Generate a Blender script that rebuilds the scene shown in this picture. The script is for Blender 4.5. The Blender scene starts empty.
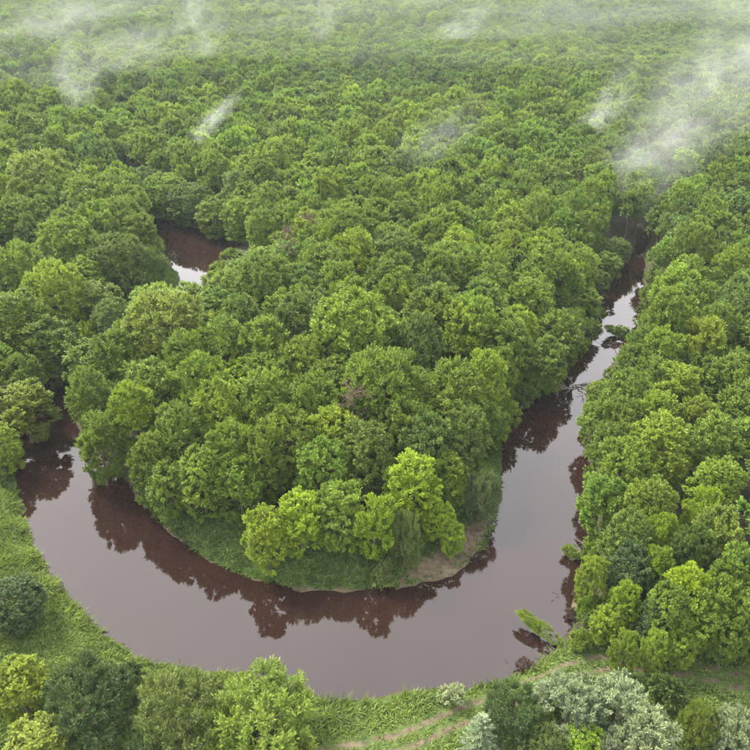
import bpy, math, random
import numpy as np
from mathutils import Vector

# ---------------------------------------------------------------- camera, sky, sun, exposure
scene = bpy.context.scene
R = math.radians
cam_d = bpy.data.cameras.new('camera'); cam = bpy.data.objects.new('camera', cam_d)
scene.collection.objects.link(cam); scene.camera = cam
cam.location = (0, 0, 70); cam.rotation_euler = (R(60), 0, 0)
cam_d.sensor_width = 36; cam_d.lens = 36.1; cam_d.clip_start = 0.5; cam_d.clip_end = 20000

SUN_EL, SUN_AZ = 52, -55            # azimuth clockwise from north (+Y)
world = bpy.data.worlds.new('World'); scene.world = world; world.use_nodes = True
nt = world.node_tree; nt.nodes.clear()
sky = nt.nodes.new('ShaderNodeTexSky'); sky.sky_type = 'NISHITA'; sky.sun_disc = False
sky.sun_elevation = R(SUN_EL); sky.sun_rotation = R(SUN_AZ); sky.dust_density = 4; sky.ozone_density = 1
mixn = nt.nodes.new('ShaderNodeMix'); mixn.data_type = 'RGBA'
mixn.inputs[0].default_value = 0.88
mixn.inputs[7].default_value = (8.8, 8.9, 9.2, 1)      # even cloud cover over the clear sky
cn = nt.nodes.new('ShaderNodeTexNoise'); cn.inputs['Scale'].default_value = 2.2; cn.inputs['Detail'].default_value = 4
cr0 = nt.nodes.new('ShaderNodeValToRGB'); cr0.color_ramp.elements[0].position = .3; cr0.color_ramp.elements[1].position = .7
cr0.color_ramp.elements[0].color = (.80, .78, .79, 1); cr0.color_ramp.elements[1].color = (1, 1, 1, 1)
mul0 = nt.nodes.new('ShaderNodeMix'); mul0.data_type = 'RGBA'; mul0.blend_type = 'MULTIPLY'; mul0.inputs[0].default_value = 1; mul0.inputs[6].default_value = (10.0, 9.9, 10.0, 1)
nt.links.new(cn.outputs[0], cr0.inputs[0]); nt.links.new(cr0.outputs[0], mul0.inputs[7]); nt.links.new(mul0.outputs[2], mixn.inputs[7])
bgn = nt.nodes.new('ShaderNodeBackground'); bgn.inputs[1].default_value = 0.062
outn = nt.nodes.new('ShaderNodeOutputWorld')
nt.links.new(sky.outputs[0], mixn.inputs[6]); nt.links.new(mixn.outputs[2], bgn.inputs[0]); nt.links.new(bgn.outputs[0], outn.inputs[0])

sun_d = bpy.data.lights.new('sun', 'SUN'); sun_d.energy = 1.5; sun_d.angle = R(14); sun_d.color = (1, .93, .80)
sun = bpy.data.objects.new('sun', sun_d); scene.collection.objects.link(sun)
sdir = Vector((math.sin(R(SUN_AZ)) * math.cos(R(SUN_EL)), math.cos(R(SUN_AZ)) * math.cos(R(SUN_EL)), math.sin(R(SUN_EL))))
sun.rotation_euler = sdir.to_track_quat('Z', 'Y').to_euler(); sun.location = (0, 0, 300)

vs = scene.view_settings
vs.view_transform = 'Standard'; vs.look = 'None'; vs.gamma = 1; vs.use_curve_mapping = False; vs.exposure = 3.12
cy = scene.cycles
cy.use_denoising = True; cy.max_bounces = 6; cy.diffuse_bounces = 2; cy.glossy_bounces = 3; cy.transmission_bounces = 4
cy.volume_bounces = 1; cy.volume_step_rate = 2.0; cy.transparent_max_bounces = 6; cy.use_adaptive_sampling = True; cy.adaptive_threshold = 0.01

# LAYOUT
# plan of the place, metres east and north of the camera
RIVER_OUTER=[(-81.4,236.8),(-66.6,205.7),(-56.2,186.6),(-48.9,172.8),(-45.3,162.3),(-46.6,152.3),(-51.5,142.3),(-56.0,133.2),(-59.1,122.4),(-60.6,117.6),(-60.1,110.8),(-58.9,101.6),(-57.7,96.1),(-53.6,88.6),(-49.7,81.8),(-45.1,74.8),(-41.3,69.9),(-38.9,67.4),(-35.8,64.2),(-32.7,61.7),(-30.2,59.3),(-27.1,57.6),(-23.4,56.4),(-18.9,56.0),(-14.8,54.5),(-9.1,52.7),(-5.3,51.6),(-0.5,51.4),(3.2,52.4),(7.0,53.3),(11.4,54.0),(13.9,54.3),(16.0,55.6),(19.1,57.2),(21.4,58.8),(22.7,61.7),(24.5,65.3),(26.0,68.5),(26.9,72.6),(29.3,76.7),(31.4,80.8),(33.1,85.8),(33.4,90.2),(34.4,97.4),(35.6,104.5),(37.3,112.4),(40.9,119.4),(45.2,125.1),(49.4,131.1),(53.3,137.6),(58.2,149.7),(62.3,160.6),(68.2,177.4),(70.8,188.1),(78.3,202.3),(103.0,243.5),(132.1,282.8),(165.7,319.2)]
RIVER_INNER=[(167.9,326.7),(133.1,288.8),(103.8,249.4),(79.6,209.2),(71.6,194.2),(64.1,179.5),(55.3,164.7),(50.8,153.9),(46.1,142.3),(41.6,134.1),(37.9,128.2),(32.8,122.4),(28.6,116.9),(24.5,111.8),(21.6,106.1),(20.2,100.2),(18.9,92.2),(17.8,85.1),(16.5,79.7),(14.6,75.8),(12.1,72.6),(9.3,70.3),(5.7,68.9),(0.6,67.9),(-5.6,67.7),(-11.9,68.4),(-17.2,70.3),(-23.0,73.9),(-29.0,79.3),(-34.0,85.1),(-37.4,91.0),(-41.9,94.3),(-46.5,98.8),(-50.3,107.6),(-52.2,117.6),(-52.8,126.2),(-49.4,134.5),(-44.2,142.3),(-40.0,152.3),(-38.8,166.5),(-38.2,182.3),(-34.0,195.8),(-40.1,203.1),(-52.9,214.7),(-66.6,226.3),(-79.5,241.3)]
GRASS_BANK=[(-70.4,100.2),(-58.7,97.4),(-53.5,88.6),(-45.1,74.8),(-38.9,67.4),(-30.2,59.3),(-23.4,56.4),(-14.8,54.5),(-5.3,51.6),(3.2,52.4),(13.9,54.3),(19.1,57.2),(21.4,58.8),(24.8,59.7),(30.7,60.3),(37.1,58.8),(46.4,56.6),(56.6,53.3),(46.2,35.9),(-50.6,35.9)]
GRASS_POINT=[(-37.7,92.2),(-33.9,90.2),(-27.1,86.9),(-19.0,81.8),(-10.3,78.7),(0.7,77.7),(7.7,81.8),(13.2,87.4),(17.8,100.2),(20.7,103.1),(19.1,92.2),(17.8,85.1),(16.5,79.7),(14.6,75.8),(12.1,72.6),(5.7,68.9),(0.6,67.9),(-5.6,67.7),(-11.9,68.4),(-17.2,70.3),(-23.0,73.9),(-29.0,79.3),(-34.0,85.1)]
GRASS_GLADE=[(-53.6,157.8),(-51.5,167.8),(-48.6,171.5),(-45.1,162.3),(-46.1,152.8),(-50.4,145.7),(-56.4,137.6),(-60.0,145.7)]
LOW_BANK=[(-62.4,190.3),(-39.5,188.1),(-29.5,186.6),(-24.4,157.8),(-28.9,145.7),(-34.6,136.3),(-45.8,136.3),(-52.3,137.6),(-50.6,155.0)]
LOW_REACH=[(31.3,119.4),(43.6,149.7),(53.6,178.1),(61.6,191.1),(71.0,182.3),(59.2,139.9),(49.3,122.4),(41.7,112.4),(36.4,103.1),(32.2,110.8)]
SANDBAR=[(1.3,68.2),(5.9,72.9),(10.4,76.7),(13.6,81.4),(15.8,85.6),(17.6,84.0),(16.6,79.7),(14.7,75.8),(12.1,72.6),(9.3,70.1),(5.7,68.7)]
TRACK=[(-8.2,43.8),(2.5,46.2),(7.6,48.6),(13.0,50.9),(18.2,53.4),(21.8,54.9),(25.8,55.7),(30.1,55.4),(34.2,54.6),(38.0,53.4),(43.4,51.3)]
SPOT={'LOG':(27.1,77.1),'LOG_END':(28.5,72.9),'BRUSH':(35.8,116.5),'BRUSH2':(47.0,132.4),'BRUSH3':(15.2,55.8),'BRUSH4':(22.4,66.4),'STUMP':(-4.9,51.8),'FALLEN_TREE':(21.7,58.3),'LEAN_BUSH':(52.8,136.7),'LOG_BUSH':(27.2,73.3),'PALE_LOG':(-57.1,118.0),'RUSSET1':(16.5,56.0),'RUSSET2':(23.5,63.4),'RUSSET3':(25.0,66.6),'SNAG1':(-3.3,89.3),'SNAG2':(-14.4,162.6),'SNAG3':(-19.1,155.2),'SNAG4':(26.3,55.9)}
# east, north, crown radius, height, kind, tone
TREES=[
(-2.9,109.0,6.53,21.0,'broad','mid','tallest and broadest domed tree in the middle of the point'),
(0.7,93.0,5.53,19.0,'broad','mid',''),
(-11.7,116.1,4.83,18.0,'ash','dull',''),
(-21.4,137.8,5.54,17.0,'broad','mid',''),
(-9.8,143.0,5.30,17.0,'ash','mid',''),
(4.2,149.0,6.11,17.0,'broad','dull',''),
(15.6,146.0,5.82,16.0,'ash','mid',''),
(11.4,124.8,4.95,16.0,'broad','mid',''),
(14.3,112.3,4.05,17.0,'ash','bright',''),
(20.0,125.3,4.60,16.0,'broad','mid',''),
(11.4,94.2,4.43,17.0,'broad','mid',''),
(16.8,101.4,3.45,15.0,'ash','bright',''),
(6.6,109.5,3.63,18.0,'broad','dull',''),
(-17.5,107.8,4.41,17.0,'ash','mid',''),
(-11.5,104.2,3.83,16.0,'broad','bright',''),
(-8.8,92.4,3.94,16.0,'ash','mid',''),
(-16.0,95.1,4.03,16.0,'broad','mid',''),
(-11.8,85.6,3.60,15.0,'broad','mid',''),
(-15.7,81.8,3.23,14.0,'ash','mid',''),
(-1.4,83.1,3.54,14.0,'ash','dull',''),
(2.9,87.1,3.23,15.0,'broad','mid',''),
(-7.1,80.7,3.34,13.0,'broad','mid',''),
(6.7,84.5,3.30,14.0,'broad','dull',''),
(11.7,86.9,3.37,14.0,'ash','dull',''),
(14.2,80.2,2.70,9.0,'willow','grey','soft grey-green willow above the sandbar on the point'),
(5.1,78.1,3.54,12.0,'ash','lime',''),
(10.4,80.8,2.56,10.0,'ash','lime',''),
(-13.2,70.8,2.72,10.0,'broad','lime',''),
(-9.4,72.7,2.76,10.0,'ash','lime',''),
(-4.7,73.5,3.03,11.0,'broad','mid',''),
(-0.2,72.4,2.50,11.0,'ash','lime',''),
(3.7,71.3,2.49,9.0,'willow','olive','olive willow standing at the front of the point above the olive shrub'),
(1.1,68.5,1.60,4.0,'shrub','olive','small olive shrub alone on the grass at the tip of the point'),
(8.0,75.8,2.22,6.5,'broad','lime',''),
(9.8,73.9,1.67,5.5,'broad','lime',''),
(-36.6,116.1,6.73,18.0,'broad','pale','broad pale green domed tree at the left shoulder of the point'),
(-42.6,107.5,3.60,15.0,'ash','mid',''),
(-31.0,106.4,3.73,16.0,'broad','mid',''),
(-34.7,92.5,3.37,15.0,'ash','lime','yellow-green ash on the left side of the point'),
(-39.7,88.7,3.14,13.0,'ash','mid',''),
(-42.2,98.1,3.37,14.0,'broad','mid',''),
(-24.3,108.8,4.28,17.0,'broad','mid',''),
(-26.4,98.0,3.81,16.0,'ash','mid',''),
(-27.5,87.4,3.53,14.0,'broad','mid',''),
(-30.7,83.8,3.03,12.0,'ash','mid',''),
(-22.3,90.8,3.60,16.0,'broad','bright',''),
(-19.4,82.7,3.39,14.0,'ash','mid',''),
(-23.1,80.2,3.07,12.0,'broad','mid',''),
(-17.8,78.4,2.90,11.0,'ash','mid',''),
(-27.6,80.4,2.69,10.0,'broad','mid',''),
(22.9,114.5,3.95,15.0,'broad','bright',''),
(28.0,128.6,4.52,15.0,'ash','mid',''),
(20.7,108.1,2.82,12.0,'ash','mid',''),
(29.3,114.0,3.79,12.0,'broad','mid',''),
(32.9,122.5,4.18,13.0,'broad','mid',''),
(38.4,132.0,3.31,8.0,'willow','dull',''),
(20.8,101.5,2.72,8.0,'shrub','mid',''),
(17.4,94.9,2.73,9.0,'broad','mid',''),
(-23.9,119.1,3.89,16.0,'ash','dull',''),
(-30.4,131.4,4.43,12.0,'broad','mid',''),
(-90.1,201.1,8.07,22.0,'broad','pale',''),
(-71.6,186.2,6.58,19.0,'broad','mid',''),
(-83.1,172.5,5.94,18.0,'ash','mid',''),
(-61.8,176.4,5.57,17.0,'ash','mid',''),
(-54.9,168.2,4.67,15.0,'ash','mid',''),
(-66.6,155.8,5.89,18.0,'broad','mid',''),
(-72.4,143.0,5.30,17.0,'broad','mid',''),
(-56.2,153.1,5.62,15.0,'broad','dull',''),
(-60.6,133.0,5.19,17.0,'ash','bright',''),
(-51.2,157.0,4.89,11.0,'willow','dull',''),
(-55.2,135.7,4.73,13.0,'ash','dull',''),
(-64.5,121.1,5.01,16.0,'broad','mid',''),
(-57.1,117.5,4.92,14.0,'broad','mid',''),
(-51.0,151.1,3.91,8.0,'shrub','dull',''),
(-54.5,126.2,3.76,9.0,'shrub','mid',''),
(-59.7,109.1,3.34,11.0,'ash','mid',''),
(-55.2,99.7,4.22,11.0,'ash','bright',''),
(-55.9,91.0,3.24,9.0,'ash','bright',''),
(-35.9,165.3,3.05,4.5,'shrub','mid',''),
(-36.5,157.5,2.93,4.5,'shrub','bright',''),
(-34.6,173.0,3.16,4.5,'shrub','mid',''),
(-36.7,149.2,2.81,4.5,'shrub','mid',''),
(60.7,152.5,2.64,4.5,'shrub','mid',''),
(57.5,144.6,2.53,4.5,'shrub','dull',''),
(54.4,136.4,2.42,4.5,'shrub','mid',''),
(64.5,161.6,2.76,4.5,'shrub','mid',''),
(37.8,107.4,2.34,6.0,'broad','bright',''),
(42.9,115.9,1.96,4.0,'shrub','mid',''),
(46.5,121.0,2.02,4.0,'shrub','dull',''),
(38.3,105.7,1.99,5.0,'shrub','mid',''),
(42.6,141.7,3.50,7.5,'broad','mid',''),
(48.5,153.3,3.51,7.5,'ash','dull',''),
(53.3,163.2,3.69,8.0,'broad','mid',''),
(58.6,172.3,3.62,8.0,'broad','dull',''),
(42.9,135.9,2.61,5.0,'shrub','dull',''),
(46.6,144.1,2.31,4.5,'shrub','mid',''),
(39.5,128.9,2.31,5.0,'shrub','mid',''),
(31.0,117.2,2.33,5.0,'shrub','mid',''),
(25.5,109.6,2.21,5.0,'shrub','dull',''),
(35.1,97.7,2.94,9.0,'broad','bright',''),
(50.7,128.1,2.49,5.0,'shrub','mid',''),
(39.0,98.5,3.39,13.0,'broad','mid',''),
(33.3,86.5,3.23,13.0,'broad','mid',''),
(33.8,80.7,3.34,13.0,'ash','bright',''),
(30.0,75.2,2.94,12.0,'broad','mid',''),
(32.7,71.6,3.08,13.0,'broad','mid',''),
(29.6,66.9,2.72,12.0,'broad','dull',''),
(28.1,71.1,1.76,5.0,'shrub','mid',''),
(34.0,67.6,2.15,11.0,'ash','lime',''),
(32.1,63.2,1.95,10.0,'ash','lime',''),
(36.3,64.5,2.31,12.0,'ash','dull',''),
(29.3,63.2,2.52,10.0,'broad','deep',''),
(25.2,63.0,1.95,9.0,'ash','bright',''),
(39.9,66.3,2.69,13.0,'broad','pale',''),
(40.1,71.4,2.22,12.0,'ash','lime',''),
(39.9,60.8,2.55,13.0,'broad','mid',''),
(25.7,58.4,1.77,6.0,'broad','lime',''),
(27.9,59.8,1.90,8.0,'ash','lime',''),
(33.9,59.6,2.31,11.0,'ash','lime',''),
(24.6,61.3,1.37,5.0,'shrub','mid',''),
(31.8,57.7,2.17,10.0,'broad','mid',''),
(36.3,57.5,2.37,11.0,'broad','mid',''),
(39.5,56.4,2.45,11.0,'broad','mid',''),
(33.8,56.9,2.36,10.0,'broad','bright',''),
(37.7,56.1,2.14,9.0,'broad','mid',''),
(26.3,54.1,1.58,7.0,'ash','bright',''),
(29.6,54.3,1.48,6.0,'ash','bright',''),
(32.7,54.9,1.81,6.0,'broad','bright',''),
(30.6,57.9,1.97,8.0,'broad','deep',''),
(22.8,57.6,1.33,3.0,'shrub','mid',''),
(-59.6,211.3,5.96,14.0,'broad','mid',''),
(-50.6,204.5,5.80,13.0,'broad','dull',''),
(-42.0,196.4,5.35,12.0,'ash','mid',''),
(-34.2,189.6,5.44,13.0,'broad','mid',''),
(-68.3,217.4,6.11,14.0,'ash','dull',''),
(-28.0,47.2,4.59,9.0,'willow','deep','large dark grey-green willow on the near bank, leftmost of three big ones'),
(-18.8,46.1,4.53,9.0,'willow','olive','brownish olive willow between the dark and the bright big near-bank willows'),
(-10.7,45.4,5.68,9.0,'willow','green','broadest bright olive-green willow at the water on the near bank'),
(-41.0,60.8,3.16,7.0,'broad','deep','lone dark round tree on the grassy left bank, cut by the frame edge'),
(-35.6,49.2,2.79,7.0,'ash','bright','bright yellow-green young tree left of the large dark willow'),
(-31.9,43.7,2.81,6.0,'ash','pale','pale green treetop in the bottom left corner'),
(-26.1,53.6,1.28,2.5,'shrub','deep','small dark shrub alone in the bank grass behind the dark willow'),
(8.0,50.8,1.34,2.6,'shrub','silver','small silvery bush alone in the grass at the water edge'),
(10.2,45.0,2.01,6.0,'spruce','silver','silvery spruce with star-like branches beside the dirt track'),
(13.4,47.1,3.12,6.5,'willow','deep','dark olive willow between the silvery spruce and the silver willows'),
(18.8,48.0,3.24,7.5,'silver','silver','leftmost large silver-leaved willow, nearest the dirt track bend'),
(23.9,48.0,3.05,7.0,'silver','silver','middle silver-leaved willow of the clump below the dirt track'),
(25.3,44.7,3.12,7.0,'silver','silver','widest silver-leaved willow at the right front of the clump'),
(19.9,44.4,1.99,5.0,'broad','lime','vivid yellow-green young tree in front of the silver willows'),
(16.3,44.2,2.37,5.0,'willow','olive','olive willow at the bottom edge left of the vivid yellow-green tree'),
(31.4,46.2,1.93,6.0,'willow','green','green willow bush between the silver clump and the lone silver willow'),
(34.4,45.1,2.20,6.0,'silver','silver','lone silver-leaved willow in the bottom right corner'),
(22.2,43.4,1.88,5.0,'silver','silver','small silver-leaved willow on the bottom edge under the clump'),
(30.1,50.8,1.75,4.0,'shrub','dull','dull green shrub in the grass just below the shaded track'),
(16.7,46.8,0.98,4.0,'shrub','lime','small yellow-green shrub tucked beside the dark olive willow'),
(-21.2,43.8,2.36,5.0,'willow','deep','low dark willow on the bottom edge under the brownish olive one'),
(-14.0,43.1,2.80,5.0,'broad','bright','bright green treetop on the bottom edge under the broadest willow'),
(-7.1,43.6,1.89,4.0,'shrub','green','low green shrub on the bottom edge right of the broadest willow'),
]
# east, north, height, half length, half width, heading deg, density
MIST=[
(-118,305,24,16,6,70,0.36),
(-107,291,22,12,5,50,0.28),
(-50,235,22,12,3,42,0.45),
(-46,242,26,7,2,40,0.20),
(17,216,22,15,7,35,0.26),
(79,263,24,13,7,55,0.32),
(73,258,18,8,5,40,0.35),
(77,208,18,22,12,30,0.34),
(70,196,13,14,8,60,0.36),
(82,211,24,16,7,35,0.26),
(139,310,34,27,18,50,0.36),
(91,221,34,21,12,45,0.26),
(82,225,28,14,9,45,0.22),
(-119,536,28,22,10,60,0.35),
(-193,508,28,43,11,15,0.35),
(-30,470,28,15,8,60,0.25),
(50,470,28,23,9,35,0.35),
(-83,400,28,17,10,60,0.22),
(111,235,26,13,8,50,0.25),
(-109,362,28,29,12,25,0.20),
(-181,592,30,135,18,4,0.18),
(34,633,30,151,18,2,0.20),
(208,612,30,132,19,3,0.20),
(-45,497,30,96,12,3,0.12),
(105,471,30,97,11,4,0.14),
(-171,407,30,59,12,5,0.16),
(-60,394,26,106,14,3,0.10),
(67,379,26,102,14,-3,0.10),
(134,345,26,64,14,8,0.10),
(-132,339,26,63,13,5,0.10),
]
# END LAYOUT

# ---------------------------------------------------------------- helpers
rng = np.random.default_rng(11)
col = scene.collection

def link(name, mesh, parent=None, mats=()):
    o = bpy.data.objects.new(name, mesh); col.objects.link(o)
    if parent is not None: o.parent = parent
    return o

def tag(o, label=None, cat=None, group=None, kind=None):
    if label: o['label'] = label
    if cat: o['category'] = cat
    if group: o['group'] = group
    if kind: o['kind'] = kind
    return o

def mesh_np(name, V, Fq, mat, n=4, smooth=False, facevar=None, matidx=None):
    """V (N,3), Fq (M,n) index array -> mesh"""
    m = bpy.data.meshes.new(name)
    V = np.asarray(V, np.float32); Fq = np.asarray(Fq, np.int32)
    m.vertices.add(len(V)); m.vertices.foreach_set('co', V.ravel())
    m.loops.add(Fq.size); m.loops.foreach_set('vertex_index', Fq.ravel())
    m.polygons.add(len(Fq)); m.polygons.foreach_set('loop_start', np.arange(0, Fq.size, n, dtype=np.int32))
    if smooth: m.polygons.foreach_set('use_smooth', np.ones(len(Fq), bool))
    for mm in (mat if isinstance(mat, (list, tuple)) else [mat]): m.materials.append(mm)
    if matidx is not None: m.polygons.foreach_set('material_index', np.asarray(matidx, np.int32))
    if facevar is not None:
        a = m.attributes.new('leafvar', 'FLOAT', 'FACE'); a.data.foreach_set('value', np.asarray(facevar, np.float32))
    m.update(calc_edges=True)
    return m

def tube(path, radii, sides=7):
    """tapered tube along path; returns V, F(quads)"""
    P = np.asarray(path, float); n = len(P)
    V = []; Fc = []
    T = np.gradient(P, axis=0); T /= np.linalg.norm(T, axis=1)[:, None] + 1e-9
    ref = np.array([1., 0, 0]) if abs(T[0][0]) < .8 else np.array([0, 1., 0])
    for i in range(n):
        u = np.cross(T[i], ref); u /= np.linalg.norm(u) + 1e-9; w = np.cross(T[i], u)
        a = np.arange(sides) / sides * 2 * np.pi
        V.append(P[i] + radii[i] * (np.cos(a)[:, None] * u + np.sin(a)[:, None] * w))
    V = np.concatenate(V)
    for i in range(n - 1):
        for k in range(sides):
            k2 = (k + 1) % sides
            Fc.append((i * sides + k, i * sides + k2, (i + 1) * sides + k2, (i + 1) * sides + k))
    return V, np.array(Fc, np.int32)

def join(parts):
    V = []; Fc = []; o = 0
    for v, f in parts: V.append(v); Fc.append(f + o); o += len(v)
    return np.concatenate(V), np.concatenate(Fc)

def unit(a): return a / (np.linalg.norm(a, axis=-1, keepdims=True) + 1e-9)

def vnoise(x, y, s, seed=0):
    """smooth value noise, vectorised"""
    x = np.asarray(x, float) / s; y = np.asarray(y, float) / s
    xi = np.floor(x).astype(np.int64); yi = np.floor(y).astype(np.int64); fx = x - xi; fy = y - yi
    fx = fx * fx * (3 - 2 * fx); fy = fy * fy * (3 - 2 * fy)
    def h(a, b):
        n = (a * 374761393 + b * 668265263 + seed * 974711) & 0x7fffffff
        n = ((n ^ (n >> 13)) * 1274126177) & 0x7fffffff
        return ((n ^ (n >> 16)) & 0xffff) / 65535.0
    return (h(xi, yi) * (1 - fx) + h(xi + 1, yi) * fx) * (1 - fy) + (h(xi, yi + 1) * (1 - fx) + h(xi + 1, yi + 1) * fx) * fy

def seg_dist(x, y, P, closed=True):
    P = np.asarray(P, float); A = P; B = np.roll(P, -1, 0)
    if not closed: A, B = P[:-1], P[1:]
    d2 = np.full(np.shape(x), 1e12)
    for a, b in zip(A, B):
        ex, ey = b - a; L = ex * ex + ey * ey + 1e-9
        t = np.clip(((x - a[0]) * ex + (y - a[1]) * ey) / L, 0, 1)
        d2 = np.minimum(d2, (x - a[0] - t * ex) ** 2 + (y - a[1] - t * ey) ** 2)
    return np.sqrt(d2)

def inside(x, y, P):
    P = np.asarray(P, float); r = np.zeros(np.shape(x), bool)
    for (x1, y1), (x2, y2) in zip(P, np.roll(P, -1, 0)):
        if y1 == y2: continue
        r ^= ((y1 > y) != (y2 > y)) & (x < (x2 - x1) * (y - y1) / (y2 - y1) + x1)
    return r

def smooth_poly(P, it=2):
    P = np.asarray(P, float)
    for _ in range(it):
        Q = np.roll(P, -1, 0)
        P = np.stack([.75 * P + .25 * Q, .25 * P + .75 * Q], 1).reshape(-1, 2)
    return P

RIVER = smooth_poly(RIVER_OUTER + RIVER_INNER, 1)

def river_dist(x, y):
    """distance from the waterline, positive on land"""
    d = seg_dist(x, y, RIVER); s = np.where(inside(x, y, RIVER), -1, 1)
    return d * s

def height(x, y, d=None):
    x = np.asarray(x, float); y = np.asarray(y, float)
    if d is None: d = river_dist(x, y)
    dn = d + (vnoise(x, y, 3.1, 1) - .5) * 1.7 + (vnoise(x, y, 1.2, 2) - .5) * .5
    sand = np.clip(1 - seg_dist(x, y, SANDBAR) / 3, 0, 1); sand = np.where(inside(x, y, SANDBAR), 1, sand)
    up = np.clip(dn / (2.2 + 5 * sand), 0, 1); up = up * up * (3 - 2 * up) * (1.3 - .5 * sand)
    dn_ = np.clip(-dn / 4, 0, 1); dn_ = dn_ * dn_ * (3 - 2 * dn_) * 1.8
    far = np.clip((np.hypot(x, y) - 260) / 500, 0, 1)
    land = np.clip(d / 10, 0, 1)
    z = up - dn_ + land * ((vnoise(x, y, 17, 3) - .5) * .7 + vnoise(x, y, 6, 4) * .25) + far * (vnoise(x, y, 190, 5) * 12 + vnoise(x, y, 420, 6) * 14 - 6)
    trk = np.clip(1 - seg_dist(x, y, TRACK, False) / 2.4, 0, 1)
    return z

# ---------------------------------------------------------------- materials
def new_mat(name):
    m = bpy.data.materials.new(name); m.use_nodes = True
    t = m.node_tree; t.nodes.clear()
    out = t.nodes.new('ShaderNodeOutputMaterial')
    return m, t, out

def N(t, typ, **kw):
    n = t.nodes.new(typ)
    for k, v in kw.items(): setattr(n, k, v)
    return n

def leaf_material():
    m, t, out = new_mat('leaf')
    tint = N(t, 'ShaderNodeAttribute', attribute_type='INSTANCER', attribute_name='tint')
    var = N(t, 'ShaderNodeAttribute', attribute_type='GEOMETRY', attribute_name='leafvar')
    hsv = N(t, 'ShaderNodeHueSaturation')
    hue = N(t, 'ShaderNodeMapRange'); hue.inputs[3].default_value = .507; hue.inputs[4].default_value = .486
    val = N(t, 'ShaderNodeMapRange'); val.inputs[3].default_value = .62; val.inputs[4].default_value = 1.5
    t.links.new(var.outputs['Fac'], hue.inputs[0]); t.links.new(var.outputs['Fac'], val.inputs[0])
    t.links.new(tint.outputs['Color'], hsv.inputs['Color'])
    t.links.new(hue.outputs[0], hsv.inputs['Hue']); t.links.new(val.outputs[0], hsv.inputs['Value'])
    p = N(t, 'ShaderNodeBsdfPrincipled'); p.inputs['Roughness'].default_value = .55
    p.inputs['Specular IOR Level'].default_value = .25
    tr = N(t, 'ShaderNodeBsdfTranslucent')
    warm = N(t, 'ShaderNodeMix', data_type='RGBA', blend_type='MULTIPLY'); warm.inputs[0].default_value = 1
    warm.inputs[7].default_value = (1.25, 1.2, .5, 1)
    mx = N(t, 'ShaderNodeMixShader'); mx.inputs[0].default_value = .3
    t.links.new(hsv.outputs[0], p.inputs['Base Color']); t.links.new(hsv.outputs[0], warm.inputs[6])
    t.links.new(warm.outputs[2], tr.inputs[0])
    t.links.new(p.outputs[0], mx.inputs[1]); t.links.new(tr.outputs[0], mx.inputs[2]); t.links.new(mx.outputs[0], out.inputs[0])
    return m

def simple_mat(name, c1, c2, scale=3, rough=.85, bump=.3, detail=6, distort=0.4, stretch=(1, 1, 1)):
    m, t, out = new_mat(name)
    tc = N(t, 'ShaderNodeTexCoord'); mp = N(t, 'ShaderNodeMapping'); mp.inputs['Scale'].default_value = stretch
    nz = N(t, 'ShaderNodeTexNoise'); nz.inputs['Scale'].default_value = scale; nz.inputs['Detail'].default_value = detail
    nz.inputs['Distortion'].default_value = distort
    cr = N(t, 'ShaderNodeValToRGB'); cr.color_ramp.elements[0].position = .32; cr.color_ramp.elements[1].position = .68
    cr.color_ramp.elements[0].color = (*c1, 1); cr.color_ramp.elements[1].color = (*c2, 1)
    p = N(t, 'ShaderNodeBsdfPrincipled'); p.inputs['Roughness'].default_value = rough; p.inputs['Specular IOR Level'].default_value = .2
    b = N(t, 'ShaderNodeBump'); b.inputs['Strength'].default_value = bump; b.inputs['Distance'].default_value = .05
    t.links.new(tc.outputs['Object'], mp.inputs[0]); t.links.new(mp.outputs[0], nz.inputs['Vector'])
    t.links.new(nz.outputs[0], cr.inputs[0]); t.links.new(cr.outputs[0], p.inputs['Base Color'])
    t.links.new(nz.outputs[0], b.inputs['Height']); t.links.new(b.outputs[0], p.inputs['Normal']); t.links.new(p.outputs[0], out.inputs[0])
    return m

LEAF = leaf_material()
BARK = simple_mat('bark', (.05, .038, .028), (.13, .1, .075), 4, .9, .6, stretch=(1, 1, .2))
DEADWOOD = simple_mat('dead_wood', (.06, .05, .045), (.2, .175, .15), 5, .9, .5)
SNAGWOOD = simple_mat('brown_twigs', (.045, .03, .022), (.1, .068, .05), 5, .9, .5)
DARKWOOD = simple_mat('wet_wood', (.012, .01, .009), (.05, .04, .035), 5, .6, .5)

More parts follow.
